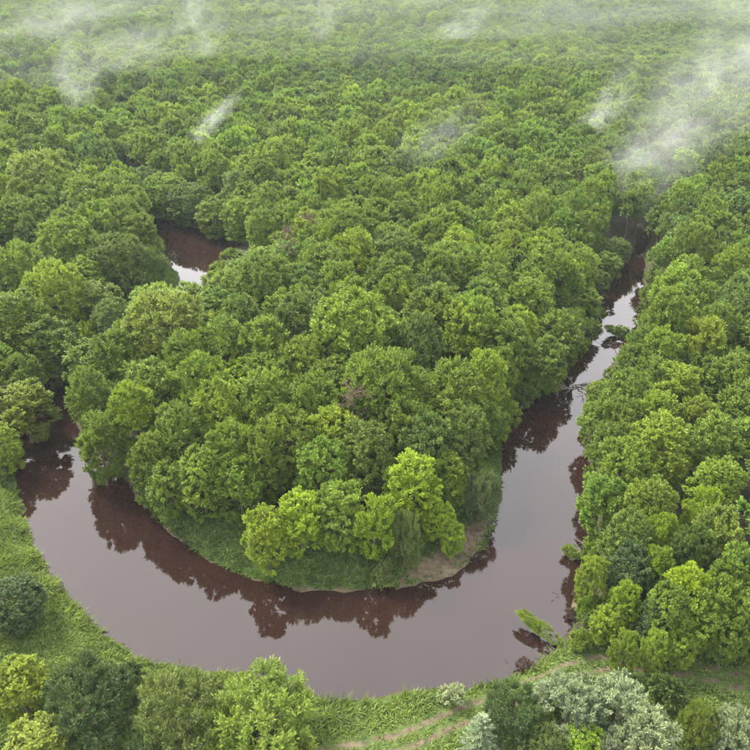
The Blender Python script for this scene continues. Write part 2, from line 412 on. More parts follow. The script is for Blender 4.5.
def ground_material():
    m, t, out = new_mat('ground_cover')
    geo = N(t, 'ShaderNodeNewGeometry')
    def noise(scale, detail=6):
        n = N(t, 'ShaderNodeTexNoise'); n.inputs['Scale'].default_value = scale; n.inputs['Detail'].default_value = detail
        t.links.new(geo.outputs['Position'], n.inputs['Vector']); return n
    def ramp(src, a, b, p0=.35, p1=.65):
        r = N(t, 'ShaderNodeValToRGB'); r.color_ramp.elements[0].position = p0; r.color_ramp.elements[1].position = p1
        r.color_ramp.elements[0].color = (*a, 1); r.color_ramp.elements[1].color = (*b, 1)
        t.links.new(src.outputs[0], r.inputs[0]); return r
    litter = ramp(noise(.9), (.02, .019, .011), (.045, .045, .02))
    grass = ramp(noise(.7), (.026, .045, .011), (.052, .075, .018))
    mud = ramp(noise(1.6), (.04, .032, .02), (.085, .068, .043))
    straw = ramp(noise(.02), (.3, .28, .15), (.42, .36, .22))
    cur = litter.outputs[0]
    for nm, r in (('grass', grass), ('mud', mud), ('straw', straw)):
        a = N(t, 'ShaderNodeAttribute', attribute_type='GEOMETRY', attribute_name=nm)
        nz = noise(2.3 if nm != 'straw' else .05, 4)
        ad = N(t, 'ShaderNodeMath', operation='MULTIPLY_ADD'); ad.inputs[1].default_value = .7; ad.inputs[2].default_value = -.35
        t.links.new(nz.outputs[0], ad.inputs[0])
        s = N(t, 'ShaderNodeMath', operation='ADD'); t.links.new(a.outputs['Fac'], s.inputs[0]); t.links.new(ad.outputs[0], s.inputs[1])
        mr = N(t, 'ShaderNodeMapRange'); mr.inputs[1].default_value = .35; mr.inputs[2].default_value = .65
        t.links.new(s.outputs[0], mr.inputs[0])
        mx = N(t, 'ShaderNodeMix', data_type='RGBA')
        t.links.new(mr.outputs[0], mx.inputs[0]); t.links.new(cur, mx.inputs[6]); t.links.new(r.outputs[0], mx.inputs[7])
        cur = mx.outputs[2]
    p = N(t, 'ShaderNodeBsdfPrincipled'); p.inputs['Roughness'].default_value = .9; p.inputs['Specular IOR Level'].default_value = .15
    t.links.new(cur, p.inputs['Base Color'])
    nb = noise(3.5, 8); b = N(t, 'ShaderNodeBump'); b.inputs['Strength'].default_value = .7; b.inputs['Distance'].default_value = .12
    t.links.new(nb.outputs[0], b.inputs['Height']); t.links.new(b.outputs[0], p.inputs['Normal'])
    t.links.new(p.outputs[0], out.inputs[0])
    return m

def water_material():
    m, t, out = new_mat('muddy_water')
    geo = N(t, 'ShaderNodeNewGeometry')
    n1 = N(t, 'ShaderNodeTexNoise'); n1.inputs['Scale'].default_value = .06; n1.inputs['Detail'].default_value = 4
    t.links.new(geo.outputs['Position'], n1.inputs['Vector'])
    cr = N(t, 'ShaderNodeValToRGB'); cr.color_ramp.elements[0].position = .3; cr.color_ramp.elements[1].position = .7
    cr.color_ramp.elements[0].color = (.0092, .0043, .0032, 1); cr.color_ramp.elements[1].color = (.0125, .006, .0046, 1)
    t.links.new(n1.outputs[0], cr.inputs[0])
    p = N(t, 'ShaderNodeBsdfPrincipled'); p.inputs['Roughness'].default_value = .03; p.inputs['IOR'].default_value = 1.49
    t.links.new(cr.outputs[0], p.inputs['Base Color'])
    n2 = N(t, 'ShaderNodeTexNoise'); n2.inputs['Scale'].default_value = 1.1; n2.inputs['Detail'].default_value = 5
    n3 = N(t, 'ShaderNodeTexNoise'); n3.inputs['Scale'].default_value = .08; n3.inputs['Detail'].default_value = 3
    mu = N(t, 'ShaderNodeMath', operation='MULTIPLY')
    t.links.new(geo.outputs['Position'], n2.inputs['Vector']); t.links.new(geo.outputs['Position'], n3.inputs['Vector'])
    t.links.new(n2.outputs[0], mu.inputs[0]); t.links.new(n3.outputs[0], mu.inputs[1])
    b = N(t, 'ShaderNodeBump'); b.inputs['Strength'].default_value = .12; b.inputs['Distance'].default_value = .05
    t.links.new(mu.outputs[0], b.inputs['Height']); t.links.new(b.outputs[0], p.inputs['Normal'])
    t.links.new(p.outputs[0], out.inputs[0])
    return m

# ---------------------------------------------------------------- ground and water
def axis(lo, hi, step, far, g=1.16):
    a = list(np.arange(lo, hi + step, step)); s = step
    while a[-1] < far: s *= g; a.append(a[-1] + s)
    s = step; b = [a[0]]
    while b[-1] > -far: s *= g; b.append(b[-1] - s)
    return np.array(b[::-1][:-1] + a)

gx = axis(-95, 95, .8, 5000); gy = axis(30, 250, .8, 5000)
GX, GY = np.meshgrid(gx, gy)
D = river_dist(GX, GY)
GZ = height(GX, GY, D)
nx, ny = len(gx), len(gy)
V = np.stack([GX, GY, GZ], -1).reshape(-1, 3)
idx = np.arange(nx * ny).reshape(ny, nx)
Fq = np.stack([idx[:-1, :-1], idx[:-1, 1:], idx[1:, 1:], idx[1:, :-1]], -1).reshape(-1, 4)
gm = mesh_np('ground', V, Fq, ground_material(), smooth=True)

def soft_in(x, y, P, w):
    d = seg_dist(x, y, P); s = np.where(inside(x, y, P), 1, -1)
    return np.clip(.5 + d * s / w, 0, 1)

fieldP = [(-520, 800), (-330, 790), (-340, 1300), (-560, 1300)]
g_att = np.maximum.reduce([soft_in(GX, GY, GRASS_BANK, 3), soft_in(GX, GY, GRASS_POINT, 3), soft_in(GX, GY, GRASS_GLADE, 3)])
POINT_SHORE = [(-45, 100), (-45, 60), (40, 60), (24, 80), (20, 100)]
td = seg_dist(GX, GY, TRACK, False)
rut = np.exp(-((td - .85) / .42) ** 2) * .9
m_att = np.maximum.reduce([soft_in(GX, GY, SANDBAR, 2.0), np.clip(1 - np.abs(D + .1) / .8, 0, 1) * .8 * soft_in(GX, GY, POINT_SHORE, 6), rut])
m_att = np.where(D < -1.2, 1, m_att)
s_att = soft_in(GX, GY, fieldP, 60)
for nm, a in (('grass', g_att), ('mud', m_att), ('straw', s_att)):
    at_ = gm.attributes.new(nm, 'FLOAT', 'POINT'); at_.data.foreach_set('value', a.astype(np.float32).ravel())
ground = tag(link('ground', gm), 'flat river floodplain ground under the forest', kind='structure')

wv = [(-140, 30, 0), (260, 30, 0), (260, 420, 0), (-140, 420, 0)]
water = tag(link('river', mesh_np('river', wv, [(0, 1, 2, 3)], water_material())), 'brown muddy river looping round the wooded point', kind='structure')

# ---------------------------------------------------------------- trees
TONES = {'mid': (0.085, 0.139, 0.013), 'bright': (0.112, 0.169, 0.014), 'lime': (0.117, 0.182, 0.010), 'dull': (0.068, 0.112, 0.018), 'pale': (0.110, 0.158, 0.022),
         'deep': (0.044, 0.074, 0.020), 'olive': (0.076, 0.104, 0.024), 'green': (0.090, 0.132, 0.017), 'grey': (0.076, 0.111, 0.038), 'silver': (0.137, 0.181, 0.094), 'russet': (0.054, 0.034, 0.023)}

def leaves(base, ax, nrm, L, W, fold=.0):
    """kite-shaped leaves -> V,F"""
    ax = unit(ax); side = unit(np.cross(nrm, ax)); up = np.cross(ax, side)
    L = L[:, None]; W = W[:, None]
    v0 = base; v1 = base + ax * L * .42 + side * W * .5 + up * L * .06; v2 = base + ax * L - up * L * .12; v3 = base + ax * L * .42 - side * W * .5 + up * L * .06
    V = np.stack([v0, v1, v2, v3], 1).reshape(-1, 3)
    return V, np.arange(len(V), dtype=np.int32).reshape(-1, 4)

def crown(seed, H, Rr, zb, nlobe, lobe_r, nshoot, nleaf, L, W, bend=.25, spread=.9, top=1.0, low=-.45):
    """leafy shoots over the surface of overlapping bough masses; returns V,F,var and the bough centres"""
    r = np.random.default_rng(seed)
    zc = zb + (H - zb) * .5; az = (H - zb) * .5
    # bough masses on an egg-shaped outline
    cs = []; rs = []
    tries = 0
    hc = H - zb
    def prof(t): return (.72 + .28 * t / .42) if t < .42 else max(0, 1 - ((t - .42) / .6) ** 2.5) ** .45
    while len(cs) < nlobe and tries < 5000:
        tries += 1
        t = r.uniform(.0, .93) ** .85; a = r.uniform(0, 6.2832)
        lr = lobe_r * Rr * r.uniform(.7, 1.25); rad = max(0, Rr * prof(t) - lr * r.uniform(.3, 1.7))
        p = np.array([math.cos(a) * rad, math.sin(a) * rad, zb + lr * .6 + t * (hc - lr * 1.3)])
        if all(np.linalg.norm((p - q)) > .6 * (lr + s_) for q, s_ in zip(cs, rs)) or tries > 4600:
            cs.append(p); rs.append(lr)
    cs.append(np.array([r.normal() * .12 * Rr, r.normal() * .12 * Rr, H - lobe_r * Rr])); rs.append(Rr * lobe_r)
    cs.append(np.array([r.normal() * .2, r.normal() * .2, zb + hc * .5])); rs.append(Rr * .5)
    cs = np.array(cs); rs = np.array(rs); n = len(cs)
    wt = rs ** 2 / np.sum(rs ** 2)
    li = r.choice(n, size=int(nshoot * 2.2), p=wt)
    d = unit(r.normal(size=(len(li), 3)))
    # bumps on each bough: bunch shoots around sub-directions
    sub = unit(r.normal(size=(n, 15, 3)))
    si = r.integers(0, 15, len(li)); sd = sub[li, si]
    d = unit(sd + d * .30)
    outw = unit(cs[li] - np.array([0, 0, zc - az * .35]))
    keep = (np.sum(d * outw, 1) > -.35) & (d[:, 2] > -.75)
    rl = rs[li]
    tipr = rl * (.84 + .3 * r.random((n, 15))[li, si])
    start = cs[li] + d * (tipr * .62)[:, None]
    tip = cs[li] + d * tipr[:, None]
    for j in range(n):
        keep &= ~((np.linalg.norm(tip - cs[j], axis=1) < rs[j] * .78) & (li != j))
    ii = np.nonzero(keep)[0][:nshoot]
    start, d, li, rl = start[ii], d[ii], li[ii], rl[ii]
    S = len(ii); shoot_len = rl * r.uniform(.5, .85, S)
    sdir = unit(d + np.array([0, 0, bend]) + r.normal(size=(S, 3)) * .22)
    svar = r.random(S); lobevar = r.random(n)[li]
    tt = (np.arange(nleaf) + .5) / nleaf
    T = np.broadcast_to(tt, (S, nleaf))
    side = unit(np.cross(sdir, unit(np.array([0, 0, 1.]) + r.normal(size=(S, 3)) * .3)))
    pos = start[:, None] + sdir[:, None] * (shoot_len[:, None] * T)[..., None] + np.array([0, 0, bend])[None, None] * (T ** 2 * shoot_len[:, None] * .4)[..., None]
    sg = np.where(np.arange(nleaf) % 2 == 0, 1, -1)[None, :, None]
    ax = sdir[:, None] * (.55 + .5 * T[..., None]) + side[:, None] * sg * spread * (1.15 - .7 * T[..., None]) + r.normal(size=(S, nleaf, 3)) * .28
    nr = np.array([0, 0, .75]) + d[:, None] * .75 + r.normal(size=(S, nleaf, 3)) * .38
    LL = L * r.uniform(.7, 1.25, (S, nleaf)); WW = LL * (W / L) * r.uniform(.8, 1.2, (S, nleaf))
    V, Fq = leaves(pos.reshape(-1, 3), ax.reshape(-1, 3), unit(nr.reshape(-1, 3)), LL.ravel(), WW.ravel())
    var = np.clip(.5 + (r.random((S, nleaf)) - .5) * .45 + (svar[:, None] - .5) * .5 + (lobevar[:, None] - .5) * .4 , 0, 1).ravel()
    return V, Fq, var, cs, rs

def trunk(seed, H, cs, zb, r0, sides=7, maxlimb=9):
    r = np.random.default_rng(seed + 500)
    zt = zb + (H - zb) * .6
    lean = r.normal(size=2) * .25
    hh = np.linspace(0, 1, 7)
    P = np.stack([lean[0] * hh ** 2 * 1.5 + r.normal(size=7) * .06, lean[1] * hh ** 2 * 1.5 + r.normal(size=7) * .06, hh * zt - .35 * (hh == 0)], 1)
    rad = r0 * (1.15 - .85 * hh); rad[0] *= 1.35
    parts = [tube(P, rad, sides)]
    for c in cs[:maxlimb]:
        t0 = np.clip((c[2] - zb) / max(zt, 1) * .5 + .35 + r.uniform(-.08, .08), .25, .92)
        a = np.array([np.interp(t0, hh, P[:, i]) for i in range(3)])
        q = np.linspace(0, 1, 5)[:, None]
        mid = (a + c) / 2 + np.array([0, 0, -.06 * np.linalg.norm(c - a)]) + r.normal(size=3) * .15
        path = (1 - q) ** 2 * a + 2 * q * (1 - q) * mid + q ** 2 * c
        ra = r0 * .42 * (1 - .8 * np.linspace(0, 1, 5))
        parts.append(tube(path, ra, 5))
    return join(parts)

# kind: H, R, crown base, boughs, bough size, shoots, leaves per shoot, leaf length, width, bend, spread, low
KINDS = {
 'broad': dict(H=16, Rr=4.8, zb=1.0, nlobe=66, lobe_r=.25, nshoot=3700, nleaf=11, L=.34, W=.21, bend=.2, spread=.9, low=-.5),
 'great': dict(H=18, Rr=7.0, zb=1.2, nlobe=130, lobe_r=.185, nshoot=6200, nleaf=11, L=.37, W=.22, bend=.3, spread=.85, low=-.5),
 'ash': dict(H=16, Rr=4.6, zb=1.0, nlobe=54, lobe_r=.27, nshoot=3000, nleaf=13, L=.37, W=.17, bend=.5, spread=.75, low=-.5),
 'willow': dict(H=8, Rr=4.6, zb=.5, nlobe=44, lobe_r=.26, nshoot=3000, nleaf=12, L=.30, W=.10, bend=.5, spread=.55, low=-.75),
 'silver': dict(H=7, Rr=3.6, zb=.3, nlobe=36, lobe_r=.27, nshoot=2400, nleaf=12, L=.26, W=.11, bend=.35, spread=.7, low=-.75),
 'shrub': dict(H=3, Rr=1.6, zb=.1, nlobe=12, lobe_r=.42, nshoot=560, nleaf=11, L=.24, W=.12, bend=.3, spread=.8, low=-.85),
}
NVAR = {'broad': 5, 'great': 2, 'ash': 4, 'willow': 3, 'silver': 2, 'shrub': 2}
PROTO = {}
for k, p in KINDS.items():
    for v in range(NVAR[k]):
        sd = 1000 + 37 * v + sum(map(ord, k))
        q = dict(p); rr = np.random.default_rng(sd)
        q['Rr'] *= rr.uniform(.92, 1.08); q['nlobe'] = int(q['nlobe'] * rr.uniform(.8, 1.25)); q['lobe_r'] *= rr.uniform(.9, 1.12)
        V, Fq, var, cs, rs = crown(sd, **q)
        rx = np.percentile(np.hypot(V[:, 0], V[:, 1]), 97); rz = V[:, 2].max()
        cm = mesh_np(k + '_crown', V, Fq, LEAF, facevar=var)
        r0 = {'broad': .3, 'great': .4, 'ash': .28, 'willow': .2, 'silver': .13, 'shrub': .05}[k]
        tv, tf = trunk(sd, q['H'], cs, q['zb'], r0)
        tm = mesh_np(k + '_trunk', tv, tf, BARK, smooth=True)
        PROTO.setdefault(k, []).append((cm, tm, rx, rz))

def spruce_mesh():
    r = np.random.default_rng(5); B = []; A = []; Nn = []; Ls = []; H = 6.; limbs = []
    for i in range(90):
        h = .25 + (i / 90) ** 1.1 * (H - .45); ln = (1 - h / H) ** .8 * 2.3 + .12; a = i * 2.4 + r.uniform(-.2, .2)
        dv = np.array([math.cos(a), math.sin(a), .28]); n = int(16 + 34 * ln)
        limbs.append(tube([np.array([0, 0, h]), np.array([0, 0, h]) + dv * ln * .5, np.array([0, 0, h]) + dv * ln * np.array([1, 1, .7])], [.03, .02, .006], 4))
        for j in range(n):
            t = (j + .5) / n * ln; sgn = 1 if j % 2 else -1
            sd = np.array([-dv[1], dv[0], 0]) * sgn
            B.append(np.array([0, 0, h]) + dv * t * np.array([1, 1, 1 - .3 * t / ln]))
            A.append(dv * .8 + sd * .8 * (1.2 - t / ln) + r.normal(size=3) * .15 + np.array([0, 0, .15])); Nn.append(np.array([0, 0, 1.]) + r.normal(size=3) * .3); Ls.append(.34 * r.uniform(.7, 1.2))
    Ls = np.array(Ls)
    V, Fq = leaves(np.array(B), np.array(A), unit(np.array(Nn)), Ls, Ls * .34)
    cm = mesh_np('spruce_crown', V, Fq, LEAF, facevar=np.random.default_rng(1).random(len(Fq)) * .7 + .15)
    parts = [tube([(0, 0, -.3), (0, 0, 2), (0, 0, 5.6)], [.14, .1, .02], 7)] + limbs
    tv, tf = join(parts)
    return cm, mesh_np('spruce_trunk', tv, tf, BARK, smooth=True), 2.2, 6.0
PROTO['spruce'] = [spruce_mesh()]

# far trees: lighter crowns, trunk and crown in one mesh, scattered as one forest
FAR = []
far_col = bpy.data.collections.new('forest_tree_kinds')
for lod, (cnt, nsh, nlf, L, W) in enumerate(((7, 900, 9, .62, .38), (5, 420, 8, .85, .52))):
    for v in range(cnt):
        sd = 7000 + lod * 100 + v; rr = np.random.default_rng(sd)
        H = 16; Rr = 4.7 * rr.uniform(.9, 1.12)
        V, Fq, var, cs, rs = crown(sd, H, Rr, 7.2, int(rr.integers(14, 22)), .36, nsh, nlf, L, W, bend=rr.uniform(.15, .5), spread=.85, low=-.4)
        tv, tf = trunk(sd, H, cs, 7.2, .3, 5, 5)
        allV, allF = join([(V, Fq), (tv, tf)])
        me = mesh_np('forest_tree', allV, allF, [LEAF, BARK], facevar=np.concatenate([.45 + (var - .5) * .5, np.zeros(len(tf))]), matidx=np.concatenate([np.zeros(len(Fq)), np.ones(len(tf))]))
        o = bpy.data.objects.new('forest_tree_%02d' % len(FAR), me); far_col.objects.link(o)
        FAR.append((np.percentile(np.hypot(V[:, 0], V[:, 1]), 97), V[:, 2].max(), lod))

# ---- where the trees stand
placed = []                      # x, y, R, H, kind, tone, fixed
for (x, y, rad, h, k, tone, lab) in TREES: placed.append([x, y, rad * (1.1 if k in ('broad', 'ash') and h > 9.5 else 1), h, k, tone, True, lab])
OPEN = [GRASS_BANK, GRASS_POINT, GRASS_GLADE]
def blocked(x, y, margin):
    b = river_dist(x, y) < margin
    for P in OPEN: b |= inside(x, y, P)
    b |= inside(x, y, fieldP)
    return b
cand_n = 29000
cx_ = rng.uniform(-230, 260, cand_n); cy_ = rng.uniform(36, 330, cand_n)
okc = ~blocked(cx_, cy_, 1.4) & ~inside(cx_, cy_, LOW_BANK) & ~inside(cx_, cy_, LOW_REACH)
okc &= np.abs(cx_) < cy_ * .60 + 60
cx_, cy_ = cx_[okc], cy_[okc]
cr_ = np.where((cx_ > 20 + 0 * cy_) & (cy_ < 190), rng.uniform(3.2, 4.7, len(cx_)), rng.uniform(3.6, 5.4, len(cx_)))
cell = {}
def put(x, y, r): cell.setdefault((int(x // 12), int(y // 12)), []).append((x, y, r))
def free(x, y, r, k):
    i, j = int(x // 12), int(y // 12)
    for a in (-1, 0, 1):
        for b in (-1, 0, 1):
            for (X, Y, Rr) in cell.get((i + a, j + b), ()):
                if (X - x) ** 2 + (Y - y) ** 2 < (k * (r + Rr)) ** 2: return False
    return True
for p in placed: put(p[0], p[1], p[2])
tone_names = ['mid', 'mid', 'bright', 'dull', 'mid', 'pale', 'dull', 'bright']
for x, y, r in zip(cx_, cy_, cr_):
    if free(x, y, r, .72 if x > 20 and y < 105 else .60 if -45 < x < 60 and y < 210 else .64):
        put(x, y, r)
        nz = vnoise(x, y, 40, 9) * .6 + rng.random() * .55
        tone = ['dull', 'dull', 'mid', 'mid', 'mid', 'bright', 'bright', 'pale'][int(np.clip(nz / 1.15 * 8, 0, 7))]
        if rng.random() < .04: tone = 'lime'
        h = float(np.clip(rng.normal(2.9, .25) * r + 3, 9, 21)) if y > 110 else float(np.clip(2.0 * r + 4.5, 9, 14))
        if x < -18 and 100 < y < 165: h = min(h, 11.5)
        placed.append([float(x), float(y), float(r), h, 'ash' if rng.random() < .4 else 'broad', tone, False, ''])

def in_frame(x, y, z):
    dz = z - 70; f = y * math.cos(R(30)) - dz * math.sin(R(30)); u = y * math.sin(R(30)) + dz * math.cos(R(30))
    return abs(x) < f * .505 and -f * .53 < u < f * .505, f
shown = []
for p in placed:
    ok, f = in_frame(p[0], p[1], p[3] * .65)
    p.append(f); shown.append((p[2] / f if (ok or p[6]) else 0) + (1 if p[6] else 0))
order = np.argsort(-np.array(shown)); N_IND = 300
# low shrubs along the wooded banks
RV = np.array(RIVER); sl = 0.
for (ax_, ay_), (bx_, by_) in zip(RV, np.roll(RV, -1, 0)):
    L_ = math.hypot(bx_ - ax_, by_ - ay_)
    if L_ > 90: continue
    while sl < L_:
        t_ = sl / L_; nx_, ny_ = (by_ - ay_) / L_, -(bx_ - ax_) / L_
        off = rng.uniform(.7, 1.9); px_, py_ = ax_ + (bx_ - ax_) * t_, ay_ + (by_ - ay_) * t_
        for sgn in (1, -1):
            qx, qy = px_ + nx_ * off * sgn, py_ + ny_ * off * sgn
            A_, B_ = np.array([qx]), np.array([qy])
            if qy < 262 and not any(inside(A_, B_, P)[0] for P in OPEN) and .3 < river_dist(A_, B_)[0] < 2.4 and free(qx, qy, 1.3, .35):
                rs_ = rng.uniform(1.2, 2.4); put(qx, qy, rs_ * .5)
                placed.append([float(qx), float(qy), float(rs_), float(rs_ * rng.uniform(1.2, 1.9)), 'shrub', ['dull', 'mid', 'deep', 'mid', 'bright'][int(rng.integers(5))], False, ''])
        sl += rng.uniform(2.2, 4.2)
    sl -= L_

trees_o = [i for i in order if placed[i][4] != 'shrub']; shrubs_o = [i for i in order if placed[i][4] == 'shrub']
individual = [placed[i] for i in trees_o[:N_IND]] + [placed[i] for i in shrubs_o if shown[i] > 0]
rest = [placed[i] for i in trees_o[N_IND:]] + [placed[i] for i in shrubs_o if shown[i] <= 0]
print('placed', len(placed), 'far edge of individuals', max(p[8] for p in individual))

TREE_WORD = {'broad': 'broadleaf_tree', 'ash': 'ash_tree', 'willow': 'willow_tree', 'silver': 'silver_willow', 'shrub': 'shrub', 'spruce': 'spruce_tree'}
def place_tree(x, y, rad, h, k, tone, idx):
    pk = 'great' if k in ('broad', 'ash') and rad > 5.7 else k
    var = PROTO[pk][idx % len(PROTO[pk])]
    z = float(height(np.array([x]), np.array([y]))[0])
    root = bpy.data.objects.new(TREE_WORD[k], None); col.objects.link(root); root.empty_display_size = .5
    root.location = (x, y, max(z, .02)); root.rotation_euler = (float(rng.normal(0, .05)), float(rng.normal(0, .05)), float(rng.uniform(0, 6.283)))
    s = rad / var[2]; root.scale = (s, s, h / var[3])
    c = link('crown', var[0], root); t = link('trunk', var[1], root)
    base = np.array(TONES[tone]); j = rng.normal(1, .12); hs = rng.normal(0, .04)
    tint = np.clip(base * j * np.array([1 + hs, 1, 1 - hs]), .01, .5)
    c['tint'] = [float(v) for v in tint]
    return root

for i, p in enumerate(individual):
    root = place_tree(p[0], p[1], p[2], p[3], p[4], p[5], int(rng.integers(0, 100)))
    p.append(root)

# ---- the rest of the forest to the horizon, one mass
pts = []; tints = []; rots = []; scls = []; vids = []
def add_far(x, y, r, h, tone, lod):
    ids = [i for i, f in enumerate(FAR) if f[2] == lod]; v = ids[int(rng.integers(len(ids)))]
    pts.append((x, y)); s = r / FAR[v][0]; scls.append((s, s, h / FAR[v][1])); rots.append((0, 0, rng.uniform(0, 6.283))); vids.append(v)
    b = np.array(TONES[tone]) * rng.normal(1, .17); hs = rng.normal(-.06, .04); tints.append(np.clip(b * np.array([1 + hs, 1, 1 - hs]), .01, .5))
for p in rest: add_far(p[0], p[1], p[2], p[3], p[5], 0)
yy = 318.
while yy < 2300:
    sp = 7.2 + max(0, yy - 600) * .0022
    half = yy * .62 + 90
    xs = np.arange(-half, half, sp)
    x = xs + rng.uniform(-.45, .45, len(xs)) * sp; y = yy + rng.uniform(-.45, .45, len(xs)) * sp
    b = blocked(x, y, 2.5) | ((y < 330) & (np.abs(x) < y * .6 + 60))
    nz = vnoise(x, y, 110, 9) * .5 + vnoise(x, y, 38, 10) * .4 + rng.random(len(x)) * .32
    hv = np.clip((vnoise(x, y, 85, 21) - .42) * 5, 0, 1) * .6 + vnoise(x, y, 34, 22) * .4
    for a, c, bb, n_, q in zip(x, y, b, nz, hv):
        if bb: continue
        tone = ['deep', 'dull', 'dull', 'mid', 'mid', 'bright', 'pale', 'pale'][int(np.clip(n_ / 1.2 * 8, 0, 7))]
        r = (rng.uniform(3.0, 4.2) if rng.random() < .5 else rng.uniform(3.6, 5.2)) * (sp / 7.2)
        add_far(float(a), float(c), float(r), float(8.5 + q * 7 + r * .9 + rng.uniform(-1.3, 1.5)), tone, 0 if yy < 800 else 1)
    yy += sp * .9
P2 = np.array(pts); Z = height(P2[:, 0], P2[:, 1])
fm = bpy.data.meshes.new('forest'); fm.vertices.add(len(P2))
fm.vertices.foreach_set('co', np.column_stack([P2, Z]).astype(np.float32).ravel())
def pattr(n, typ, key, data):
    a = fm.attributes.new(n, typ, 'POINT'); a.data.foreach_set(key, np.asarray(data).ravel())
pattr('tint', 'FLOAT_COLOR', 'color', np.column_stack([np.array(tints), np.ones(len(tints))]).astype(np.float32))
pattr('rot', 'FLOAT_VECTOR', 'vector', np.array(rots, np.float32)); pattr('scl', 'FLOAT_VECTOR', 'vector', np.array(scls, np.float32))
pattr('vid', 'INT', 'value', np.array(vids, np.int32))
forest = tag(link('forest', fm), 'unbroken green forest canopy stretching away to the hazy distance', kind='stuff')
print('forest trees', len(P2))
gt = bpy.data.node_groups.new('scatter_forest', 'GeometryNodeTree')
gt.interface.new_socket('Geometry', in_out='INPUT', socket_type='NodeSocketGeometry'); gt.interface.new_socket('Geometry', in_out='OUTPUT', socket_type='NodeSocketGeometry')
gi = gt.nodes.new('NodeGroupInput'); go = gt.nodes.new('NodeGroupOutput')
ci = gt.nodes.new('GeometryNodeCollectionInfo'); ci.inputs['Collection'].default_value = far_col
ci.inputs['Separate Children'].default_value = True; ci.inputs['Reset Children'].default_value = True
m2p = gt.nodes.new('GeometryNodeMeshToPoints')
iop = gt.nodes.new('GeometryNodeInstanceOnPoints'); iop.inputs['Pick Instance'].default_value = True
def na(n, typ):
    a = gt.nodes.new('GeometryNodeInputNamedAttribute'); a.data_type = typ; a.inputs['Name'].default_value = n; return a
e2r = gt.nodes.new('FunctionNodeEulerToRotation')
gt.links.new(gi.outputs[0], m2p.inputs[0]); gt.links.new(m2p.outputs[0], iop.inputs['Points'])
gt.links.new(ci.outputs[0], iop.inputs['Instance']); gt.links.new(na('vid', 'INT').outputs[0], iop.inputs['Instance Index'])
gt.links.new(na('rot', 'FLOAT_VECTOR').outputs[0], e2r.inputs[0]); gt.links.new(e2r.outputs[0], iop.inputs['Rotation'])
gt.links.new(na('scl', 'FLOAT_VECTOR').outputs[0], iop.inputs['Scale']); gt.links.new(iop.outputs[0], go.inputs[0])
mod = forest.modifiers.new('scatter', 'NODES'); mod.node_group = gt

# ---------------------------------------------------------------- grass
def grass_patch(name, P, density, hmin, hmax, tone, label, seed, edge=-.05):
    r = np.random.default_rng(seed); P = np.array(P)
    lo, hi = P.min(0), P.max(0); lo = np.maximum(lo, [-85, 26]); hi = np.minimum(hi, [85, 260])
    n = int((hi - lo).prod() * density)
    x = r.uniform(lo[0], hi[0], n); y = r.uniform(lo[1], hi[1], n)
    d = river_dist(x, y)
    k = inside(x, y, P) & (d > edge) & (seg_dist(x, y, SANDBAR) * np.where(inside(x, y, SANDBAR), -1, 1) > -.3 + r.normal(size=n) * .5)
    k &= np.abs(x) < y * .62 + 40
    td = seg_dist(x, y, TRACK, False)
    k &= ~((np.abs(td - .85) < .42) & (r.random(n) < .9))
    x, y, d, td = x[k], y[k], d[k], td[k]; n = len(x)
    z = height(x, y, d); nb = 5
    clump = vnoise(x, y, 2.2, 31) * .6 + vnoise(x, y, .9, 32) * .4
    h = (hmin + (hmax - hmin) * clump) * r.uniform(.7, 1.2, n) * np.where(td < 2.0, .4, 1)
    h = h * (1 + .6 * np.clip(1.6 - d, 0, 1) * (vnoise(x, y, 1.9, 55) > .5) + .3 * (vnoise(x, y, 4.5, 56) > .68))
    b = np.repeat(np.stack([x, y, z - .03], 1), nb, 0) + np.column_stack([r.normal(size=(n * nb, 2)) * .1, np.zeros(n * nb)])
    hh = np.repeat(h, nb) * r.uniform(.6, 1.15, n * nb)
    lean = np.column_stack([r.normal(size=(n * nb, 2)) * .55 + np.array([.2, -.15]), np.full(n * nb, .9)])
    lean = unit(lean); az = r.uniform(0, 6.283, n * nb)
    sd = np.column_stack([np.cos(az), np.sin(az), np.zeros(n * nb)]) * (.035 + .05 * r.random(n * nb))[:, None]
    mid = b + lean * (hh * .55)[:, None]; tip = b + lean * hh[:, None] + np.column_stack([lean[:, :2] * hh[:, None] * .35, -hh * .1])
    V = np.stack([b - sd * .6, b + sd * .6, mid + sd, tip, mid - sd], 1).reshape(-1, 3)
    Fi = np.arange(len(V), dtype=np.int32).reshape(-1, 5)
    var = np.clip(np.repeat(vnoise(x, y, 3.5, 41) * .6 + vnoise(x, y, .9, 42) * .5, nb) + r.random(n * nb) * .35 - .22, 0, 1)
    o = link(name, mesh_np(name, V, Fi, LEAF, n=5, facevar=var)); o['tint'] = list(tone)
    return tag(o, label, kind='stuff')
grass_patch('grass', GRASS_BANK, 15, .35, .95, (.1, .15, .032), 'tall rank grass along the near outer river bank', 1)
grass_patch('grass', GRASS_POINT, 22, .3, .7, (.075, .128, .03), 'mown-looking green grass round the wooded point', 2)
grass_patch('grass', GRASS_GLADE, 8, .3, .8, (.08, .15, .022), 'bright grass glade on the far left bank', 3)

